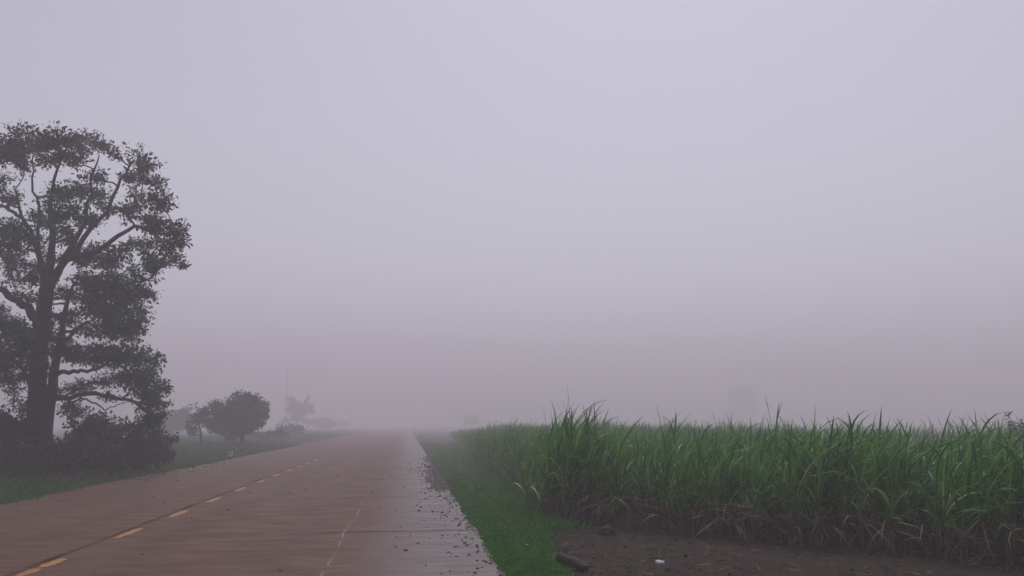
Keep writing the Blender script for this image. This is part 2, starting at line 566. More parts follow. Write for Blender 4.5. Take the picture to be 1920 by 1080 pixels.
# ------------------------------------------------------------------ grass (stuff)
def grass_obj(name, label, P, h0, h1, w, mat, S=3, lean=(0.1, 0), spread=0.6):
    n = len(P)
    mb = MB()
    blades(mb, P, rng.uniform(0, 6.283, n), rng.uniform(R(35), R(88), n), rng.uniform(0.2, 1.6, n), rng.uniform(h0, h1, n),
           w * rng.uniform(0.7, 1.3, n), S=S, lean=lean, cols=2, var=rng.random(n))
    return tag(mb.build(name, mat), label, 'grass', kind='stuff')


def on_right(n, y0, y1, pw):
    Y = y0 + (y1 - y0) * rng.random(n) ** pw
    ragged = 0.05 * snoise(Y * 3.1, Y * 0, 31) - 0.04
    lo = RX + ragged
    hi = np.where(Y < 16, soil_left(Y) + 0.16 * snoise(Y * 4, Y * 0, 33) + 0.16 * np.abs(rng.normal(size=n)), np.interp(Y, [14, 22, 40, 80], [2.9, 3.2, 3.9, 4.6]))
    X = lo + (hi - lo) * rng.random(n)
    keep = snoise(X * 6, Y * 6, 35) + rng.normal(0, 0.35, n) > -0.45
    X, Y = X[keep], Y[keep]
    return np.stack([X, Y, np.maximum(vz_r(X, Y), -0.1) - 0.005], -1)


P = np.concatenate([on_right(95000, 6.5, 24, 1.5), on_right(30000, 22, 70, 1.2)])
far = (P[:, 1] > 22)
grass_obj('short_grass', 'short bright green grass on the strip between road and cane', P, 0.035, 0.085, 0.011, M['grass'])
n = 9000
Y = 12.5 + 55 * rng.random(n) ** 1.4
X = np.interp(Y, [5, 14, 22, 40, 80], [2.35, 2.4, 2.6, 3.2, 4.6]) + rng.normal(-0.05, 0.3, n)
P = np.stack([X, Y, np.full(n, -0.1)], -1)
P2 = on_right(3000, 9.5, 60, 1.2)
P = np.concatenate([P, P2[P2[:, 0] > 1.5]])
grass_obj('taller_grass', 'taller rough grass tufts at the foot of the cane', P, 0.1, 0.36, 0.014, M['grass'], S=4)


def on_left(n, y0, y1, x0, x1, pw=1.2):
    Y = y0 + (y1 - y0) * rng.random(n) ** pw
    lo = LX + 0.16 * snoise(Y * 1.4, Y * 0, 41) + 0.1
    X = lo - (lo - x0) * rng.random(n) ** 1.25
    keep = snoise(X * 2, Y * 2, 43) + rng.normal(0, 0.4, n) > -0.55
    X, Y = X[keep], Y[keep]
    return np.stack([X, Y, vz_l(X, Y) - 0.01], -1)


P = on_left(85000, 12, 62, -17, 0)
grass_obj('verge_grass', 'low green grass on the left verge between road and bushes', P, 0.06, 0.2, 0.02, M['grass_left'], S=2)
P = on_left(14000, 16, 120, -22, 0, 1.1)
P = P[P[:, 0] < -8.9]
grass_obj('long_grass', 'longer grass in tufts at the foot of the left bushes', P, 0.2, 0.55, 0.025, M['grass_left'], S=3)

# ------------------------------------------------------------------ sugar cane
LEAN = (0.22, -0.02)


def cane_parts(g, height=1.0, hi=True, tall=0.0, dryness=1.0, low=0.3):
    """foliage, stem and dry foliage meshes of one clump"""
    fol, stm, dry = MB(), MB(), MB()
    ns = g.integers(6, 10) if hi else g.integers(4, 7)
    for s in range(ns):
        a = g.uniform(0, 6.28)
        r = 0.25 * math.sqrt(g.random())
        bx, by = r * math.cos(a), r * math.sin(a)
        sh = g.uniform(0.45, 1.05) * height + tall * g.random()
        lx, ly = g.normal(0.06, 0.05), g.normal(0, 0.05)
        pts = spline([(bx, by, -0.03), (bx + lx * 0.4, by + ly * 0.4, sh * 0.5), (bx + lx, by + ly, sh)], 5)
        if hi:
            tube(stm, pts, np.linspace(0.016, 0.008, 5), 5)
        nl = g.integers(8, 12) if hi else g.integers(6, 9)
        t = np.sort(g.uniform(low, 1.0, nl))
        bp = np.stack([np.interp(t, np.linspace(0, 1, 5), pts[:, k]) for k in range(3)], -1)
        az = g.uniform(0, 6.28) + np.arange(nl) * 2.6 + g.normal(0, 0.4, nl)
        el = R(62) + R(24) * (t - low) / (1 - low) + g.normal(0, 0.12, nl)
        dr = (0.3 + 2.3 * g.random(nl) ** 1.3) * (1.2 - 0.5 * t)
        ln = g.uniform(0.5, 1.0, nl) * height * (1.05 - 0.25 * t)
        blades(fol, bp, az, el, dr, ln, g.uniform(0.022, 0.046, nl), S=7 if hi else 4, lean=LEAN, cols=3 if hi else 2, var=g.random(nl) * 0.95, g=g)
        # upright spindle leaves
        k2 = g.integers(1, 3)
        top_ = pts[-1][None].repeat(k2, 0)
        blades(fol, top_, g.uniform(0, 6.28, k2), g.uniform(R(76), R(90), k2), g.uniform(0.0, 1.5, k2), g.uniform(0.4, 0.85, k2) * height + tall * 0.5,
               g.uniform(0.022, 0.04, k2), S=7 if hi else 4, lean=LEAN, cols=3 if hi else 2, var=g.random(k2) * 0.6, g=g)
        nd = int((g.integers(2, 4) if hi else 2) * dryness)
        if nd:
            t = g.uniform(0.05, 0.5, nd)
            bp = np.stack([np.interp(t, np.linspace(0, 1, 5), pts[:, k]) for k in range(3)], -1)
            blades(dry, bp, g.uniform(0, 6.28, nd), g.uniform(R(-20), R(70), nd), g.uniform(0.8, 2.2, nd), g.uniform(0.3, 0.65, nd) * height,
                   g.uniform(0.012, 0.028, nd), S=5, cols=2, var=g.random(nd), g=g)
    return fol, stm, dry


def clip_low(mb, z=-0.02):
    mb.v = [np.concatenate([a[:, :2], np.maximum(a[:, 2:3], z + 0.02 * rng.random((len(a), 1)))], 1) for a in mb.v]


gc = np.random.default_rng(5)
VARI = []
for q in range(10):
    fol, stm, dry = cane_parts(gc, 0.98 + 0.06 * gc.normal(), True)
    clip_low(fol); clip_low(dry)
    VARI.append((fol, stm, dry))
LOWV = []
for q in range(5):
    fol, stm, dry = cane_parts(gc, 0.96 + 0.05 * gc.normal(), True, 0.0, 0.4, 0.04)
    clip_low(fol); clip_low(dry)
    LOWV.append((fol, stm, dry))
TALL = []
for q in range(3):
    fol, stm, dry = cane_parts(gc, 1.06, True, 0.2, 0.7)
    clip_low(fol); clip_low(dry)
    TALL.append((fol, stm, dry))
FARV = []
for q in range(8):
    fol, stm, dry = cane_parts(gc, 1.0 + 0.05 * gc.normal(), False, 0.0, 0.5)
    FARV.append(fol)

CORN = gp(1036, 976, SOILZ)[:2]
RGT = gp(1900, 1062, SOILZ)[:2]


def front_y(X):                              # front edge of the field
    t = (X - CORN[0]) / (RGT[0] - CORN[0])
    return CORN[1] + (RGT[1] - CORN[1]) * np.clip(t, -1, 3) + 0.0


def left_x(Y):
    return np.interp(Y, [5, CORN[1], 22, 40, 80, 140], [CORN[0] - 0.1, CORN[0], 2.65, 3.2, 4.6, 7.5])


pts = []
sp = 0.46
for yy in np.arange(4, 120, sp):
    for xx in np.arange(1.5, 30, sp):
        x = xx + rng.normal(0, 0.11)
        y = yy + rng.normal(0, 0.11)
        if y < front_y(np.array(x)) + 0.12 or x < left_x(y) + 0.1 + 0.12 * math.sin(y * 1.7): continue
        d_front = y - front_y(np.array(x))
        d_left = x - left_x(y)
        # only what the frame can plausibly see
        v = np.array([x, y, 1.0]) - C0
        dep = v.dot(FW)
        px = 960 + F * v.dot(RT) / dep
        if px > 2250 or dep < 2: continue
        pts.append((x, y, float(d_front), float(d_left), dep, px))
pts.sort(key=lambda p: (min(p[2], p[3] + 0.15 * max(0, p[1] - 14))) * 1.0 + p[4] * 0.05)
near = [p for p in pts if p[5] < 1990][:285]
nearset = set(near)
rest = [p for p in pts if p not in nearset]
meshes = {}


HUMP = at(1055, 800, 14.3)


def cane_scale(x, y, dl):
    s = rng.uniform(0.82, 1.08) * (0.97 + 0.12 * float(snoise(x * 0.9, y * 0.9, 77)))
    s *= 1 + 0.36 * math.exp(-((x - HUMP[0] - 0.15) / 0.6) ** 2 - ((y - HUMP[1]) / 1.6) ** 2)
    if rng.random() < 0.1: s *= 1.16
    t = np.clip(1 - dl / 7.0, 0, 1)                # the roadside end of the field is younger and lower
    s *= 1 - t * np.interp(y, [14, 22, 34, 60, 110], [0.0, 0.02, 0.12, 0.34, 0.6])
    return float(s) if y < 118 or dl > 6 else -1.0




def cane_mesh(key, part, mb, mat):
    if (key, part) not in meshes:
        me = mb.mesh(part)
        me.materials.append(mat)
        meshes[(key, part)] = me
    return meshes[(key, part)]


def place_cane(x, y, key, trio, label, group, scale, rz):
    root = empty('sugar_cane_clump', (x, y, SOILZ), 0)
    tag(root, label, 'sugar cane', group)
    root.scale = (scale,) * 3
    root.rotation_euler = (rng.normal(0, 0.04), rng.normal(0.02, 0.04), rz)
    for part, mb, mat in (('green_foliage', trio[0], M['cane']), ('stem', trio[1], M['cane_stem']), ('dry_foliage', trio[2], M['dry'])):
        if mb.n == 0: continue
        c = bpy.data.objects.new(part, cane_mesh(key, part, mb, mat))
        col.objects.link(c)
        c.parent = root


for (x, y, df, dl, dep, px) in near:
    q = int(rng.integers(len(VARI)))
    if cane_scale(x, y, dl) <= 0: continue
    s = cane_scale(x, y, dl)
    if df < 0.75 and dl > 0.2:
        lb, gr = 'green sugar cane clump in the front row over brown soil with dry leaves below', 'sugar cane clumps of the front row'
    elif dl < 0.8:
        lb, gr = 'green sugar cane clump along the field side facing the grass strip and road', 'sugar cane clumps beside the grass strip'
    else:
        lb, gr = 'green sugar cane clump inside the field behind the outermost rows', 'sugar cane clumps behind the outermost rows'
    trio, key = (VARI[q], q) if dl > 0.8 or y < CORN[1] + 0.6 else (LOWV[q % 5], 'low%d' % (q % 5))
    place_cane(x, y, key, trio, lb, gr, float(s), rng.uniform(-0.5, 0.5) + (3.14 if rng.random() < 0.0 else 0))

# clumps that stand out by their height
for px, d, lb in ((1060, 14.2, 'tallest sugar cane clump, spiky top rising near the field corner by the grass'),
                  (1010, 15.4, 'tall sugar cane clump just left of the tallest one at the field corner'),
                  (1240, 13.2, 'tall sugar cane clump with forked upright leaves, right of the tallest clump')):
    p = at(px, 800, d)
    q = len(meshes)
    k = {1060: 0, 1010: 1, 1240: 2}[px]
    place_cane(p[0], p[1], 't%d' % k, TALL[k], lb, None, {1060: 1.24, 1010: 1.04, 1240: 1.08}[px], 0.2 * k)

for px, d, sc_ in ((1028, 14.6, 1.1), (1042, 13.9, 1.12), (1072, 14.9, 1.2), (1088, 14.0, 1.14), (1104, 14.8, 1.08)):
    p = at(px, 800, d)
    place_cane(p[0], p[1], 't%d' % (px % 3), TALL[px % 3], 'tall sugar cane clump in the high tuft around the tallest clump at the field corner', 'sugar cane clumps of the high corner tuft', sc_, rng.uniform(-0.5, 0.5))

# the rest of the field as one mass
fmb = MB()
FV = []
for mb in FARV:
    FV.append((np.concatenate(mb.v), np.concatenate(mb.f), np.concatenate(mb.var)))
cnt = 0
for (x, y, df, dl, dep, px) in rest:
    depth_in = min(df, dl)
    if depth_in > 9 and rng.random() > 0.25: continue
    if dep > 60 and dl > 2.5 and rng.random() > 0.5: continue
    v, f, va = FV[rng.integers(len(FV))]
    a = rng.uniform(-0.6, 0.6)
    s = cane_scale(x, y, dl)
    if s <= 0: continue
    ca, sa = math.cos(a) * s, math.sin(a) * s
    vv = np.stack([v[:, 0] * ca - v[:, 1] * sa + x, v[:, 0] * sa + v[:, 1] * ca + y, v[:, 2] * s + SOILZ], -1)
    fmb.add(vv, np.where(f < 0, -10 ** 9, f), va)
    cnt += 1
o = fmb.build('sugar_cane_field', M['cane'])
tag(o, 'mass of green sugar cane filling the field behind the front clumps', 'cane field', kind='stuff')
print('cane near', len(near), 'rest', cnt)

# straw and crumbs on the soil
n = 4800
Y = rng.uniform(6.5, 14.5, n)
X = soil_left(Y) + 0.1 + rng.random(n) ** 1.2 * 7
ok = Y < front_y(X) + 1.0
X, Y = X[ok], Y[ok]
n = len(X)
mb = MB()
blades(mb, np.stack([X, Y, np.full(n, SOILZ + 0.02)], -1), rng.uniform(0, 6.28, n), rng.uniform(-0.1, 0.35, n), rng.uniform(0.1, 0.5, n), rng.uniform(0.05, 0.28, n) * rng.random(n) ** 0.5,
       rng.uniform(0.005, 0.016, n), S=3, cols=2, var=rng.random(n) ** 1.6)
tag(mb.build('straw_litter', M['dry']), 'dead straw and leaf bits strewn over the brown soil', 'straw', kind='stuff')
n = 380
X = rng.uniform(2.4, 8.5, n)
Y = front_y(X) + rng.normal(-0.02, 0.25, n)
ok = X > soil_left(Y) + 0.1
X, Y = X[ok], Y[ok]
n = len(X)
mb = MB()
blades(mb, np.stack([X, Y, rng.uniform(0.1, 0.45, n)], -1), rng.uniform(-2.6, -0.5, n), rng.uniform(-0.6, 0.5, n), rng.uniform(0.3, 1.0, n), rng.uniform(0.3, 0.75, n),
       rng.uniform(0.012, 0.026, n), S=5, cols=2, var=0.45 + 0.55 * rng.random(n))
clip_low(mb, SOILZ + 0.01)
tag(mb.build('fallen_leaf_straw', M['dry']), 'bent dead cane leaves lying along the foot of the field', 'straw', kind='stuff')

# weedy sprouts on the soil
n = 1800
Y = rng.uniform(7.5, 13.5, n)
X = soil_left(Y) + 0.1 + rng.random(n) * 6.5
keep = (snoise(X * 1.6, Y * 1.6, 91) > 0.15) & (Y < front_y(X) + 0.5)
X, Y = X[keep], Y[keep]
grass_obj('sprouts', 'sparse green sprouts coming up through the brown soil', np.stack([X, Y, np.full(len(X), SOILZ)], -1), 0.03, 0.11, 0.012, M['grass'])


# ------------------------------------------------------------------ lumps
def lump(mb, c, rx, ry, rz, g, seg=8, ring=6, rough=0.16, sharp=False):
    th = np.linspace(0, 2 * np.pi, seg, endpoint=False)
    ph = np.linspace(0.0, np.pi, ring + 1)
    off = g.uniform(0, 50)
    T, Pq = np.meshgrid(th, ph)
    d = np.stack([np.cos(T) * np.sin(Pq), np.sin(T) * np.sin(Pq), np.cos(Pq)], -1)
    r = 1 + rough * snoise(d[..., 0] * 3 + off, d[..., 1] * 3 + d[..., 2] * 2.3, 61) + rough * 0.5 * snoise(d[..., 2] * 6 + off, d[..., 0] * 6, 62)
    v = d * r[..., None] * np.array([rx, ry, rz]) + np.asarray(c)
    i = np.arange(ring)[:, None] * seg
    j = np.arange(seg)[None]
    k = ((np.arange(seg) + 1) % seg)[None]
    f = np.stack([i + j, i + seg + j, i + seg + k, i + k], -1).reshape(-1, 4)
    mb.add(v.reshape(-1, 3), f, g.random())


g = np.random.default_rng(8)
mb = MB()
for q in range(330):
    y = 7 + 26 * g.random() ** 1.1
    x = RX - 0.06 - abs(g.normal(0, 0.55))
    if 20 < y < 27 and g.random() < 0.5: x = RX - 0.05 - 0.5 * g.random()
    s = g.uniform(0.004, 0.013) * (1.6 if g.random() < 0.1 else 1) * (1 + max(0, y - 14) * 0.035)
    lump(mb, (x, y, s * 0.4), s * 1.5, s * 1.3, s * 0.7, g, 6, 4, 0.25)
for q in range(110):
    y = g.uniform(24, 36)
    s = g.uniform(0.008, 0.026)
    lump(mb, (LX + 0.1 + abs(g.normal(0, 0.5)), y, s * 0.4), s * 1.5, s * 1.3, s * 0.7, g, 6, 4, 0.25)
for q in range(60):
    x = g.uniform(-7.5, 0); y = g.uniform(7, 30)
    s = g.uniform(0.006, 0.016) * (1 + max(0, y - 14) * 0.03)
    lump(mb, (x, y, s * 0.4), s * 1.7, s * 1.2, s * 0.6, g, 6, 4, 0.25)
gv = MB()
for q in range(1000):
    y = 19.5 + abs(g.normal(0, 5)) if q < 700 else g.uniform(8, 40)
    s = g.uniform(0.008, 0.02) * (1 + max(0, y - 14) * 0.03)
    lump(gv, (RX + 0.03 - abs(g.normal(0, 0.24)), y, s * 0.4), s * 1.4, s * 1.2, s * 0.7, g, 6, 4, 0.25)
tag(gv.build('gravel', M['stone']), 'grey gravel gathered along the right edge of the road', 'gravel', kind='stuff')
tag(mb.build('mud_crumbs', M['mud']), 'dark mud crumbs and grit scattered on the wet concrete', 'grit', kind='stuff')


mb = MB()
for q in range(320):
    y = g.uniform(7.2, 13.5)
    x = float(soil_left(y)) + 0.05 + g.random() * 6.5
    if y > front_y(np.array(x)) + 0.8: continue
    r_ = g.uniform(0.006, 0.02) * (1.7 if g.random() < 0.1 else 1)
    lump(mb, (x, y, SOILZ + 0.01), r_ * 1.2, r_, r_ * 0.8, g, 6, 5, 0.3)
tag(mb.build('soil_clods', M['soil']), 'loose clods of wet brown earth strewn over the bare soil', 'earth clods', kind='stuff')


def rock(px, py, w, h, mat, label, name='stone', z=SOILZ):
    p = gp(px, py, z)
    mb = MB()
    lump(mb, (0, 0, h * 0.28), w / 2, w * 0.4, h * 0.62, g, 18, 12, 0.36)
    o = mb.build(name, mat, loc=(p[0], p[1], z))
    o.rotation_euler = (0, 0, g.uniform(0, 6))
    return tag(o, label, 'stone')


rock(1060, 1032, 0.115, 0.12, M['stone'], 'small pale grey stone on brown soil beside the grass edge')
rock(1140, 1003, 0.3, 0.16, M['dark_stone'], 'dark mossy boulder at the foot of the cane, pale patches on top', 'boulder')
p = gp(1073, 1066, SOILZ)
mb = MB()
pts = spline([(-0.12, 0.32, 0.10), (0.0, 0.05, 0.07), (0.12, -0.2, 0.03)], 9)
tube(mb, pts, [0.03, 0.05, 0.055, 0.06, 0.065, 0.066, 0.065, 0.06, 0.045], 9, 0, 0.2)
o = mb.build('hollow_standin', M['standin'], loc=(p[0], p[1], SOILZ))  # added chunk in place of the dark hollow along the grass edge
tag(o, 'dark raised chunk standing in for a dark hollow between grass and soil at the photo bottom', 'standin')
p = gp(1238, 1060, SOILZ)
mb = MB()
th = np.linspace(0, 2 * np.pi, 12, endpoint=False)
rings = []
for zz, rr_ in ((-0.055, 0.012), (-0.05, 0.026), (-0.01, 0.03), (0.02, 0.02), (0.045, 0.033), (0.052, 0.028), (0.02, 0.016)):
    rr2 = rr_ * (1 + 0.16 * g.normal(size=12))
    rings.append(np.stack([np.full(12, zz), np.cos(th) * rr2, np.sin(th) * rr2 * 0.8], -1))
v = np.concatenate(rings)
i = np.arange(6)[:, None] * 12
j = np.arange(12)[None]
k = ((np.arange(12) + 1) % 12)[None]
mb.add(v, np.stack([i + j, i + k, i + 12 + k, i + 12 + j], -1).reshape(-1, 4))
o = mb.build('plastic_cup', M['plastic'], loc=(p[0], p[1], SOILZ + 0.035))
o.rotation_euler = (0, 0, R(-25))
tag(o, 'small crumpled white plastic scrap lying on brown soil', 'litter')
p = gp(988, 1030, -0.04)
mb = MB()
lump(mb, (0, 0, 0.02), 0.02, 0.014, 0.006, g, 8, 5, 0.2)
tag(mb.build('paper_scrap', M['plastic'], loc=(p[0], p[1], 0.0)), 'tiny white scrap on the bright grass by the road edge', 'litter')


# ------------------------------------------------------------------ trees and bushes
def nearest(skel, c, bias):
    S = np.array([s[0] for s in skel])
    d = np.linalg.norm(S - c, axis=1) + bias * np.maximum(0, S[:, 2] - c[2]) * 1.5
    return int(np.argmin(d))


def grow(limb, fol, clumps, skel, leaf, g, dens=800, twig_r=0.012, top_fol=None, hang=0.2):
    """clumps: (centre, r, density, top?) ; skel: list of (point, radius)"""
    for (c, r, dn, tp) in clumps:
        i = nearest(skel, c, 1.0)
        p0, r0 = skel[i]
        L = np.linalg.norm(c - p0)
        mid = (p0 + c) / 2 + g.normal(0, 0.09 * L, 3) + np.array([0, 0, -0.05 * L])
        q1 = p0 * 0.75 + c * 0.25 + g.normal(0, 0.05 * L, 3)
        path = spline([p0, q1, mid, c], 9)
        ra = min(r0 * 0.7, 0.03 + 0.02 * L + 0.02 * r)
        rad = np.linspace(ra, max(twig_r * 1.6, ra * 0.35), 9)
        tube(limb, path, rad, 6)
        for q in range(2, 9): skel.append((path[q], rad[q]))
        nt = int(14 + 14 * r)
        npl = max(6, int(dens * dn * r * r / nt))
        for q in range(nt):
            d = g.normal(size=3)
            d /= np.linalg.norm(d)
            e = c + d * np.array([1, 1, 0.78]) * r * g.uniform(0.45, 1.12)
            s0 = path[g.integers(5, 9)]
            m2 = (s0 + e) / 2 + g.normal(0, 0.14 * r, 3)
            tw = spline([s0, m2, e], 6)
            tube(limb, tw, np.linspace(twig_r, twig_r * 0.35, 6), 4)
            t = g.random(npl) ** 0.7
            lp = np.stack([np.interp(t, np.linspace(0, 1, 6), tw[:, k]) for k in range(3)], -1)
            lp = lp + g.normal(0, 0.13 * r + 0.03, lp.shape) * np.array([1, 1, 0.6])
            leafs(top_fol if (tp and top_fol is not None) else fol, lp, leaf, d[None] * 0.5, g, 0.5, hang)


# --- the big tree
D = 25.0
g = np.random.default_rng(42)
root_p = at(66, 850, D)
base = np.array([root_p[0], root_p[1], 0.0])
big = empty('big_tree', base)
tag(big, 'tallest tree, twin dark trunks and spreading open crown beside the left roadside', 'tree')
trunk, trunk2, limb, fol, fol2 = MB(), MB(), MB(), MB(), MB()


def tpath(pl, n=14):
    return spline([at(x, y, D + dz) - base for x, y, dz in pl], n)


skel = []


def stem_tube(mb, pl, r0, r1, n=14, sides=10):
    p = tpath(pl, n)
    p[1:-1] += g.normal(0, 0.028, (n - 2, 3)) * (1 if len(pl) > 2 else 0)
    rad = np.linspace(r0, r1, n)
    tube(mb, p, rad, sides, 0, 0.04)
    for q in range(n): skel.append((p[q], rad[q]))


pxm = D / F
stem_tube(trunk, [(62, 895, 0), (64, 860, 0), (68, 760, 0), (74, 660, 0), (82, 590, 0), (87, 540, 0)], 0.28, 0.22, 16, 12)
stem_tube(trunk, [(85, 565, 0), (78, 500, 0.2), (66, 450, 0.3), (44, 410, 0.5), (28, 355, .8)], 0.13, 0.03)
stem_tube(trunk, [(88, 560, 0), (96, 490, -0.1), (98, 430, -0.2), (96, 380, -0.2), (104, 330, -0.4), (120, 285, -.5)], 0.14, 0.02)
stem_tube(trunk, [(88, 555, 0), (112, 505, -0.4), (135, 455, -0.7), (158, 420, -0.9), (165, 370, -1.0), (178, 320, -1.2), (186, 290, -1.2)], 0.12, 0.015)
stem_tube(limb, [(97, 520, 0), (130, 485, -0.6), (185, 470, -1.0), (235, 432, -1.3), (275, 430, -1.4), (312, 465, -1.5)], 0.11, 0.03)
stem_tube(limb, [(112, 505, -.4), (160, 440, -.3), (205, 390, 0), (225, 340, .2), (252, 300, .3)], 0.09, 0.03)
stem_tube(limb, [(76, 640, 0), (60, 585, -0.2), (30, 560, -0.5), (0, 543, -0.8), (-45, 500, -1)], 0.16, 0.07)
stem_tube(limb, [(40, 408, .5), (20, 395, 1), (-5, 380, 1.4), (-40, 340, 1.5)], 0.07, 0.03)
stem_tube(limb, [(70, 450, .3), (74, 400, .2), (60, 350, 0), (62, 290, 0)], 0.06, 0.02)
stem_tube(trunk2, [(82, 895, -.3), (86, 830, -.3), (95, 750, -.4), (106, 690, -.5), (113, 630, -.6), (124, 575, -.7), (140, 530, -.8)], 0.22, 0.035)
stem_tube(limb, [(103, 705, -.5), (120, 697, -.8), (150, 695, -1.1), (180, 692, -1.3), (215, 672, -1.5)], 0.08, 0.03)
stem_tube(limb, [(96, 748, -.4), (130, 746, -.8), (165, 740, -1.1), (205, 742, -1.4), (245, 752, -1.6), (280, 770, -1.7)], 0.085, 0.035)
stem_tube(limb, [(150, 745, -1), (175, 757, -1.2), (200, 768, -1.3), (226, 757, -1.4)], 0.03, 0.012)
stem_tube(limb, [(110, 660, -.5), (135, 625, -.8), (165, 605, -1), (200, 630, -1.2)], 0.07, 0.03)
stem_tube(limb, [(66, 740, 0), (45, 700, .2), (20, 670, .4), (-10, 660, .6)], 0.09, 0.04)
stem_tube(limb, [(24, 720, .3), (27, 750, .3), (26, 770, .3), (42, 770, .2)], 0.025, 0.015)

CL = [  # x, y, radius (px), density, top with the fog's red cast in its colour
    (28, 262, 40, 1.1, 1), (72, 262, 36, 1.1, 1), (112, 262, 34, 1.0, 1), (150, 268, 34, .9, 1), (190, 270, 30, .8, 1), (45, 290, 34, .8, 1), (100, 290, 30, .6, 1),
    (148, 296, 26, .5, 1), (212, 284, 20, .5, 1), (256, 284, 22, .8, 1), (284, 306, 22, .7, 1), (272, 330, 26, .6, 1), (302, 345, 22, .7, 1), (312, 378, 22, .8, 1), (286, 372, 26, .55, 1),
    (5, 290, 34, .8, 1), (240, 330, 20, .35, 1), (255, 362, 24, .45, 1),
    (115, 362, 34, .8, 0), (150, 352, 32, .9, 0), (186, 362, 30, .8, 0), (90, 385, 28, .5, 0), (130, 392, 34, .8, 0), (200, 392, 26, .55, 0), (22, 365, 34, .5, 0), (8, 330, 26, .4, 0),
    (170, 415, 28, .6, 0), (240, 400, 26, .55, 1), (270, 405, 28, .7, 1), (300, 418, 28, .8, 1), (330, 428, 22, .9, 1), (338, 450, 18, .9, 1), (318, 455, 26, .8, 1), (334, 480, 16, .9, 1), (312, 490, 18, .8, 0),
    (285, 450, 24, .5, 0), (346, 496, 10, .8, 0), (262, 462, 26, .6, 0), (280, 480, 18, .5, 0),
    (18, 425, 38, 1.0, 0), (52, 440, 28, .7, 0), (8, 470, 34, .6, 0), (40, 490, 26, .35, 0), (105, 420, 26, .5, 0), (130, 450, 28, .6, 0), (65, 400, 24, .4, 0),
    (190, 470, 30, .8, 0), (222, 480, 30, .7, 0), (160, 490, 28, .7, 0), (255, 500, 24, .5, 0), (285, 520, 20, .4, 0), (205, 500, 26, .6, 0), (20, 525, 30, .35, 0), (5, 575, 22, .3, 0),
    (165, 530, 36, .9, 0), (205, 540, 44, 1.2, 0), (245, 545, 38, 1.1, 0), (220, 580, 44, 1.2, 0), (262, 578, 30, .9, 0), (180, 575, 36, 1.0, 0), (150, 560, 30, .7, 0), (283, 552, 20, .7, 0),
    (250, 612, 32, .9, 0), (215, 618, 36, .8, 0), (268, 600, 20, .8, 0), (170, 615, 30, .55, 0), (130, 600, 28, .5, 0), (118, 640, 26, .5, 0),
    (18, 620, 44, 1.1, 0), (52, 630, 34, .9, 0), (25, 665, 42, 1.0, 0), (60, 670, 30, .7, 0), (8, 700, 34, .7, 0), (-10, 600, 34, .6, 0), (40, 705, 22, .4, 0),
    (115, 660, 30, .8, 0), (155, 662, 36, 1.1, 0), (195, 664, 36, 1.1, 0), (235, 672, 38, 1.2, 0), (270, 668, 30, 1.0, 0), (292, 676, 18, 1.0, 0), (250, 700, 34, 1.0, 0),
    (280, 705, 28, 1.1, 0), (302, 722, 16, .9, 0), (316, 729, 9, .8, 0), (272, 740, 34, 1.2, 0), (298, 752, 20, .9, 0), (285, 780, 28, 1.2, 0), (290, 808, 26, 1.1, 0), (270, 800, 22, .9, 0),
    (215, 705, 24, .6, 0), (190, 715, 20, .35, 0), (145, 722, 20, .6, 0), (122, 730, 20, .55, 0), (168, 728, 18, .5, 0), (205, 738, 18, .5, 0), (130, 765, 22, .55, 0), (155, 772, 18, .4, 0),
    (20, 735, 22, .4, 0), (85, 690, 20, .4, 0), (90, 610, 20, .4, 0), (45, 760, 14, .4, 0),
    (-60, 280, 60, .8, 1), (-60, 360, 50, .8, 0), (-70, 450, 60, .8, 0), (-60, 540, 50, .7, 0), (-60, 640, 60, .8, 0), (-120, 340, 60, .8, 1), (-130, 450, 60, .8, 0), (-130, 560, 60, .8, 0),
    (-190, 420, 60, .8, 0), (-190, 520, 55, .8, 0), (-55, 720, 40, .8, 0), (-130, 660, 50, .7, 0),
]
for q in range(42):                        # thin leafage between the main clumps
    t = g.random()
    yy = 285 + t * 430
    xr_ = np.interp(yy, [285, 340, 440, 500, 560, 640, 720], [250, 290, 320, 290, 265, 265, 285])
    CL.append((g.uniform(-30, xr_), yy, g.uniform(16, 28), g.uniform(0.35, 0.6), 1 if yy < 345 else 0))
CL2 = []
CLF = [(72, 560, 22, .5), (95, 625, 22, .6), (62, 690, 24, .6), (84, 655, 20, .6), (100, 590, 20, .5), (70, 620, 20, .5), (90, 480, 24, .5), (110, 540, 20, .5), (75, 735, 18, .4)]
for (x, y, r, dn) in CLF:
    CL2.append((at(x, y, D - 0.9 - 0.5 * g.random()) - base, r * pxm, dn, 0))
for (x, y, r, dn, tp) in sorted(CL, key=lambda c: abs(c[0] - 85) * 0.6 + abs(c[1] - 560)):
    dz = g.normal(0, 1.3)
    rm = r * pxm
    CL2.append((at(x, y, D + dz) - base, rm, dn, tp))
grow(limb, fol, CL2, skel, 0.118, g, dens=2050, twig_r=0.011, top_fol=fol2)
trunk.build('trunk', M['bark'], big)
o = trunk2.build('trunk', M['bark'], big)
o['label'] = 'thinner second trunk leaning to the right'
limb.build('branches', M['bark'], big).name = 'limb'
fol.build('crown', M['tree_leaf'], big)
o = fol2.build('crown_top', M['fog_tint_leaf'], big)
o['label'] = 'reddish brown upper foliage'


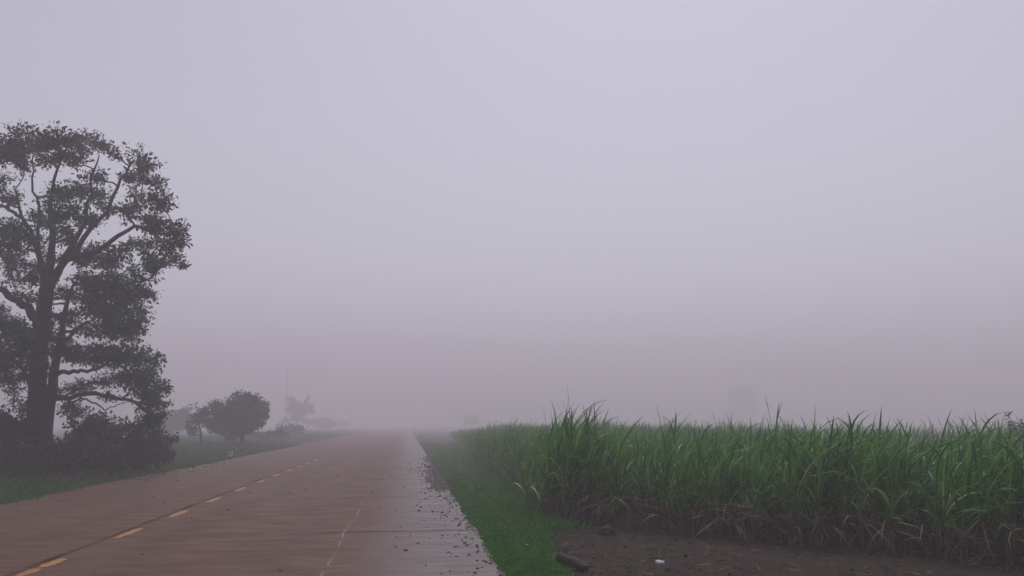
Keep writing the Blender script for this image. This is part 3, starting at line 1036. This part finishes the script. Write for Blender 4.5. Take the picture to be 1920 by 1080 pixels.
def bush(name, label, x, y, z, rx, ry, h, n, leaf, mat, g, cat='bush', group=None, stems=7, stem_mat=None, spiky=0.0):
    root = empty(name, (x, y, z))
    tag(root, label, cat, group)
    st, fl = MB(), MB()
    tips = []
    for q in range(stems):
        a = g.uniform(0, 6.28)
        rr = math.sqrt(g.random()) * 0.85
        ph = h * g.uniform(0.5, 1.0) * (1 - 0.35 * rr ** 2)
        e = np.array([math.cos(a) * rr * rx, math.sin(a) * rr * ry, ph])
        b = np.array([e[0] * 0.3, e[1] * 0.3, -0.05])
        m = (b + e) / 2 + np.array([e[0] * 0.15, e[1] * 0.15, h * 0.1])
        pth = spline([b, m, e], 7)
        tube(st, pth, np.linspace(0.022, 0.006, 7) * (0.6 + h / 3), 5)
        tips.append(pth)
    nb = max(9, stems * 3)
    for q in range(nb):
        pth = tips[q % stems]
        c = pth[g.integers(3, 7)] + g.normal(0, 0.16, 3) * np.array([rx, ry, h * 0.6])
        c[2] = max(c[2], 0.12 * h)
        r = g.uniform(0.16, 0.36)
        m = int(n / nb)
        d = g.normal(size=(m, 3))
        d /= np.linalg.norm(d, axis=1)[:, None]
        lp = c + d * (g.random(m) ** 0.5)[:, None] * r * np.array([rx, ry, h * 0.62])
        lp[:, 2] = np.maximum(lp[:, 2], 0.02)
        leafs(fl, lp, leaf, d * 0.6, g, 0.5, 0.1)
    for q in range(12):
        a = g.uniform(0, 6.28)
        b = tips[g.integers(stems)][g.integers(2, 5)]
        k = g.uniform(0.7, 1.15)
        e = np.array([math.cos(a) * k * rx, math.sin(a) * k * ry, h * g.uniform(0.45, 1.22)])
        tw = spline([b, (b + e) / 2 + np.array([0, 0, 0.12 * h]), e], 6)
        tube(st, tw, np.linspace(0.011, 0.004, 6), 4)
        m = int(26 + n / 260)
        t = g.uniform(0.35, 1.0, m)
        lp = np.stack([np.interp(t, np.linspace(0, 1, 6), tw[:, k2]) for k2 in range(3)], -1) + g.normal(0, 0.035 + 0.03 * h, (m, 3))
        lp[:, 2] = np.maximum(lp[:, 2], 0.02)
        leafs(fl, lp, leaf, None, g, 0.5, 0.1)
    st.build('stem', stem_mat or M['bark'], root)
    fl.build('foliage', mat, root)
    return root


# --- undergrowth at the foot of the big tree (x px, top y px, distance, width px)
BU = [(-90, 740, 24.9, 150, 'dark green bush, its left side cut off by the photo edge'),
      (8, 762, 24.4, 110, 'tall dense dark bush left of the big tree trunks'),
      (75, 822, 23.9, 95, 'low dark bush right in front of the twin tree trunks'),
      (135, 818, 24.4, 90, 'low dark bush just right of the twin tree trunks'),
      (176, 776, 25.9, 90, 'tall dark bush under the low branches of the big tree'),
      (232, 796, 26.4, 86, 'loose dark bush with gaps beneath the hanging branch tip'),
      (205, 838, 24.4, 60, 'small dark bush bordering the left grass verge'),
      (270, 818, 26.4, 74, 'dark rounded bush under the drooping right end of the crown'),
      (304, 822, 27.4, 52, 'small dark bush last on the right of the thicket'),
      (30, 846, 22.4, 90, 'low dark bush nearest the road at the left photo edge')]
for q, (px, py, d, w, lb) in enumerate(BU):
    g = np.random.default_rng(100 + q)
    top = at(px, py, d)
    h = top[2] + 0.0
    rx = w * d / F / 2
    bush('bush', lb, top[0], top[1], 0.12, rx * 1.1, rx * 0.9, max(h - 0.15, 0.5), int(5200 * max(0.6, rx * h)), 0.12, M['shrub'], g, group=None, stems=9)

# pale tuft in the thicket
p = gp(224, 868, 0)
g = np.random.default_rng(77)
mb = MB()
n = 60
blades(mb, np.stack([g.normal(0, 0.1, n), g.normal(0, 0.1, n), np.zeros(n)], -1), g.uniform(0, 6.28, n), g.uniform(R(55), R(88), n), g.uniform(0.5, 1.8, n), g.uniform(0.4, 0.9, n), 0.025, S=5, cols=2, var=g.random(n), g=g)
o = mb.build('grass_tuft', M['weed'], loc=(p[0], p[1], 0.1))
tag(o, 'pale tuft of arching grass in front of the dark bushes', 'grass tuft')


def small_tree(name, label, px_base, d, crown, trunkpx, leaf, dens, seed, mat, tr=0.09, zb=-0.05, zs=0.8):
    g = np.random.default_rng(seed)
    b = at(px_base, 800, d)
    b[2] = zb
    root = empty(name, b)
    tag(root, label, 'tree')
    tk, lb, fl = MB(), MB(), MB()
    sk = []
    p = spline([at(x, y, d) - b if y is not None else np.array([0, 0, -0.05]) for x, y in trunkpx], 9)
    rad = np.linspace(tr, tr * 0.45, 9)
    tube(tk, p, rad, 8, 0, 0.05)
    for q in range(9): sk.append((p[q], rad[q]))
    cl = []
    for (x, y, r, dn) in crown:
        cl.append((at(x, y, d + g.normal(0, zs)) - b, r * d / F, dn, 0))
    grow(lb, fl, cl, sk, leaf, g, dens=dens, twig_r=0.012)
    tk.build('trunk', M['bark'], root)
    lb.build('limb', M['bark'], root)
    fl.build('crown', mat, root)
    return root


small_tree('small_tree', 'small dense rounded tree beside the road, right of the big tree', 454, 54,
           [(450, 770, 26, 1.3), (430, 780, 24, 1.3), (475, 765, 24, 1.3), (490, 760, 14, 1.0), (495, 778, 12, 1.0), (465, 752, 18, 1.0), (440, 755, 16, 1.0), (410, 768, 18, 1.2), (400, 755, 10, .7),
            (385, 775, 14, .9), (420, 800, 22, 1.4), (450, 800, 24, 1.4), (474, 795, 18, 1.2), (405, 800, 16, 1.2), (428, 812, 12, 1.2), (462, 808, 12, 1.2), (480, 745, 10, .8), (370, 785, 9, .8), (488, 792, 10, .8), (393, 790, 14, 1), (440, 785, 26, 1.5), (460, 790, 24, 1.4), (415, 785, 20, 1.3), (435, 805, 22, 1.4), (445, 742, 12, 1), (464, 742, 12, 1), (498, 768, 10, 1), (378, 772, 10, .8)],
           [(454, None), (455, 826), (452, 800), (450, 775)], 0.16, 2200, 4, M['tree_leaf'], 0.2, -0.3)
small_tree('slender_tree', 'slender thin-stemmed young tree left of the small rounded tree', 377, 54,
           [(356, 790, 9, .9), (350, 802, 8, .9), (365, 778, 8, .7), (372, 792, 9, .7), (358, 812, 6, .6), (385, 786, 8, .6), (366, 805, 7, .6)],
           [(377, None), (377, 820), (374, 800), (368, 785)], 0.15, 1200, 9, M['tree_leaf'], 0.1, -0.3, zs=0.3)
small_tree('foggy_tree', 'hazy small tree half lost in fog next to the pole', 556, 200,
           [(548, 752, 11, 1.2), (560, 762, 13, 1.2), (572, 768, 13, 1.2), (545, 768, 11, 1.1), (555, 780, 13, 1.1), (575, 752, 5, .8), (578, 744, 3, .8), (584, 762, 7, .9), (566, 784, 10, 1.), (535, 786, 7, .8), (530, 790, 5, .8), (585, 772, 6, .8)],
           [(556, None), (557, 800), (556, 785), (556, 770)], 0.42, 260, 14, M['fog_tint_leaf'], 0.28)
small_tree('distant_tree', 'faint distant tree showing through the fog above the cane', 1390, 390,
           [(1390, 738, 15, 1.2), (1378, 755, 15, 1.2), (1402, 752, 14, 1.2), (1388, 770, 18, 1.2), (1396, 730, 14, 1.0), (1376, 738, 12, 1.0), (1408, 738, 11, 1.0), (1370, 770, 12, 1.), (1410, 770, 12, 1.)],
           [(1390, None), (1390, 785), (1389, 770), (1390, 750)], 0.8, 160, 15, M['fog_tint_leaf'], 0.4, zs=2)

for q, (px, py, d, w, lb) in enumerate([
        (335, 768, 95, 60, 'misty bush between the big tree and the slender tree'),
        (505, 808, 75, 56, 'grassy misty bush right of the small rounded tree'),
        (545, 800, 100, 50, 'low misty bush at the foot of the hazy tree'),
        (605, 784, 230, 60, 'very faint bush beyond the hazy tree by the far road'),
        (640, 790, 290, 40, 'faintest bush, farthest along the left side of the road')]):
    g = np.random.default_rng(200 + q)
    top = at(px, py, d)
    rx = w * d / F / 2
    bush('bush', lb, top[0], top[1], -0.05, rx * 1.1, rx * 1.2, max(top[2], 0.5), int(1700 * max(0.7, rx)), 0.2 if d < 90 else 0.4, M['shrub'], g, stems=8)

# tall weeds above the cane, right
for q, (px, py, d, lb) in enumerate([(1890, 772, 26, 'tall grey leafy weed poking above the cane at the right'), (1916, 788, 25, 'shorter grey weed at the very right photo edge')]):
    g = np.random.default_rng(300 + q)
    t = at(px, py, d)
    root = empty('weed', (t[0], t[1], SOILZ))
    tag(root, lb, 'weed')
    st, fl = MB(), MB()
    h = t[2] - SOILZ
    for s in range(3):
        e = np.array([g.normal(0, 0.13) if s else 0, g.normal(0, .13) if s else 0, h * (1 if s == 0 else g.uniform(0.82, 0.95))])
        pth = spline([(0, 0, 0), e * 0.5 + g.normal(0, 0.03, 3), e], 10)
        tube(st, pth, np.linspace(0.012, 0.003, 10), 5)
        n = 130
        tt = g.uniform(0.45, 1.0, n)
        lp = np.stack([np.interp(tt, np.linspace(0, 1, 10), pth[:, k]) for k in range(3)], -1) + g.normal(0, 0.035, (n, 3))
        leafs(fl, lp, 0.075, None, g, 0.6, 0.0)
    st.build('stem', M['cane_stem'], root)
    fl.build('foliage', M['weed'], root)

# ------------------------------------------------------------------ built things
def box(mb, c, s, bev=0.0):
    x, y, z = s[0] / 2, s[1] / 2, s[2] / 2
    b = min(bev, x * 0.9, y * 0.9)
    pr = [(-x + b, -y), (x - b, -y), (x, -y + b), (x, y - b), (x - b, y), (-x + b, y), (-x, y - b), (-x, -y + b)] if b > 0 else [(-x, -y), (x, -y), (x, y), (-x, y)]
    n = len(pr)
    lo = np.array([(p[0], p[1], -z) for p in pr]) + c
    hi = np.array([(p[0], p[1], z) for p in pr]) + c
    v = np.concatenate([lo, hi, [np.array(c) + (0, 0, -z)], [np.array(c) + (0, 0, z)]])
    f = [[q, (q + 1) % n, n + (q + 1) % n, n + q] for q in range(n)]
    mb.add(v, np.array(f))
    mb.add(v, np.array([[n + q, n + (q + 1) % n, 2 * n + 1] for q in range(n)] + [[(q + 1) % n, q, 2 * n] for q in range(n)]))


p = gp(432, 858, 0)
km = empty('kilometre_post', (p[0], p[1], -0.04), R(12))
tag(km, 'short white roadside kilometre post with dark top on the left verge', 'marker post')
mb = MB(); box(mb, (0, 0, 0.18), (0.2, 0.16, 0.42), 0.015); mb.build('shaft', M['white'], km, smooth=False)
mb = MB(); box(mb, (0, 0, 0.415), (0.215, 0.175, 0.05), 0.02); mb.build('cap', M['black'], km, smooth=False)
for zz in (0.33, 0.22):
    mb = MB(); box(mb, (-0.02, -0.082, zz), (0.12, 0.006, 0.04)); mb.build('band', M['black'], km, smooth=False)

p = at(540, 690, 300)
pole = empty('utility_pole', (p[0], p[1], -0.1))
tag(pole, 'tall faint utility pole standing in fog behind the hazy tree', 'pole')
mb = MB()
tube(mb, [(0, 0, 0), (0, 0, 4), (0, 0, p[2] + 0.1)], [0.4, 0.35, 0.28], 10)
mb.build('shaft', M['concrete'], pole)
mb = MB(); box(mb, (0, 0, p[2] - 0.6), (1.5, 0.1, 0.1)); mb.build('crossarm', M['bark'], pole, smooth=False)
for sx_ in (-0.6, 0, 0.6):
    mb = MB(); tube(mb, [(sx_, 0, p[2] - 0.55), (sx_, 0, p[2] - 0.47), (sx_, 0, p[2] - 0.38)], [0.04, 0.06, 0.03], 8); mb.build('insulator', M['white'], pole)

p = at(883, 800, 265)
wd = 27 * 265 / F
tz = at(883, 779, 265)[2]
bd = empty('roadside_board', (p[0], p[1], -0.1), R(-4))
tag(bd, 'faint rectangular board on two posts in fog beyond the cane', 'sign board')
mb = MB(); box(mb, (0, -0.05, tz - 1.6), (wd, 0.06, 3.3)); mb.build('panel', M['board'], bd, smooth=False)
for s in (-1, 1):
    mb = MB(); box(mb, (s * (wd / 2 - 0.2), 0.04, tz / 2 + 0.05), (0.2, 0.1, tz + 0.08)); mb.build('post', M['bark'], bd, smooth=False)

# ------------------------------------------------------------------ fog
m, nt, out = newmat('fog')
pv = nt.nodes.new('ShaderNodeVolumePrincipled')
pv.inputs['Color'].default_value = (0.95, 0.908, 0.972, 1)
pv.inputs['Density'].default_value = 0.0083
pv.inputs['Anisotropy'].default_value = 0.15
nt.links.new(pv.outputs[0], out.inputs['Volume'])
mb = MB()
HT = 36.0
box(mb, (0, 520, (HT - 1.2) / 2), (1300, 1300, HT + 1.2))
hz = mb.build('haze', m, smooth=False)
hz.visible_shadow = True
tag(hz, 'pale lilac fog filling the whole scene', 'fog', kind='stuff')

# ------------------------------------------------------------------ sky and sun
SUN_EL, SUN_AZ = R(60), R(20)      # azimuth clockwise from +Y
w = bpy.data.worlds.new('World')
sc.world = w
w.use_nodes = True
nt = w.node_tree
nt.nodes.clear()
sky = nt.nodes.new('ShaderNodeTexSky')
sky.sky_type = 'NISHITA'
sky.sun_disc = False
sky.sun_elevation = SUN_EL
sky.sun_rotation = SUN_AZ
sky.air_density = 1.0
sky.dust_density = 1.0
hs = nt.nodes.new('ShaderNodeHueSaturation')
hs.inputs['Saturation'].default_value = 0.25
nt.links.new(sky.outputs[0], hs.inputs['Color'])
tm = nt.nodes.new('ShaderNodeMix')
tm.data_type = 'RGBA'
tm.blend_type = 'MULTIPLY'
tm.inputs[0].default_value = 1.0
tm.inputs[7].default_value = (0.97, 0.95, 1.02, 1)
nt.links.new(hs.outputs[0], tm.inputs[6])
bg = nt.nodes.new('ShaderNodeBackground')
bg.inputs['Strength'].default_value = 0.10
nt.links.new(tm.outputs[2], bg.inputs['Color'])
wo = nt.nodes.new('ShaderNodeOutputWorld')
nt.links.new(bg.outputs[0], wo.inputs[0])

sl = bpy.data.lights.new('sun', 'SUN')
sl.energy = 1.2
sl.angle = R(40)
sl.color = (1.0, 0.86, 0.85)
so = bpy.data.objects.new('sun', sl)
col.objects.link(so)
d = Vector((math.sin(SUN_AZ) * math.cos(SUN_EL), math.cos(SUN_AZ) * math.cos(SUN_EL), math.sin(SUN_EL)))
so.rotation_euler = (-d).to_track_quat('-Z', 'Y').to_euler()
so.location = (0, 0, 60)

sc.view_settings.view_transform = 'Standard'
sc.view_settings.look = 'None'
sc.view_settings.exposure = 0.3
sc.view_settings.gamma = 1.0
sc.render.engine = 'CYCLES'
cy = sc.cycles
cy.max_bounces = 8
cy.diffuse_bounces = 3
cy.glossy_bounces = 2
cy.transmission_bounces = 3
cy.volume_bounces = 4
cy.transparent_max_bounces = 8
cy.use_denoising = True
cy.sample_clamp_indirect = 8.0
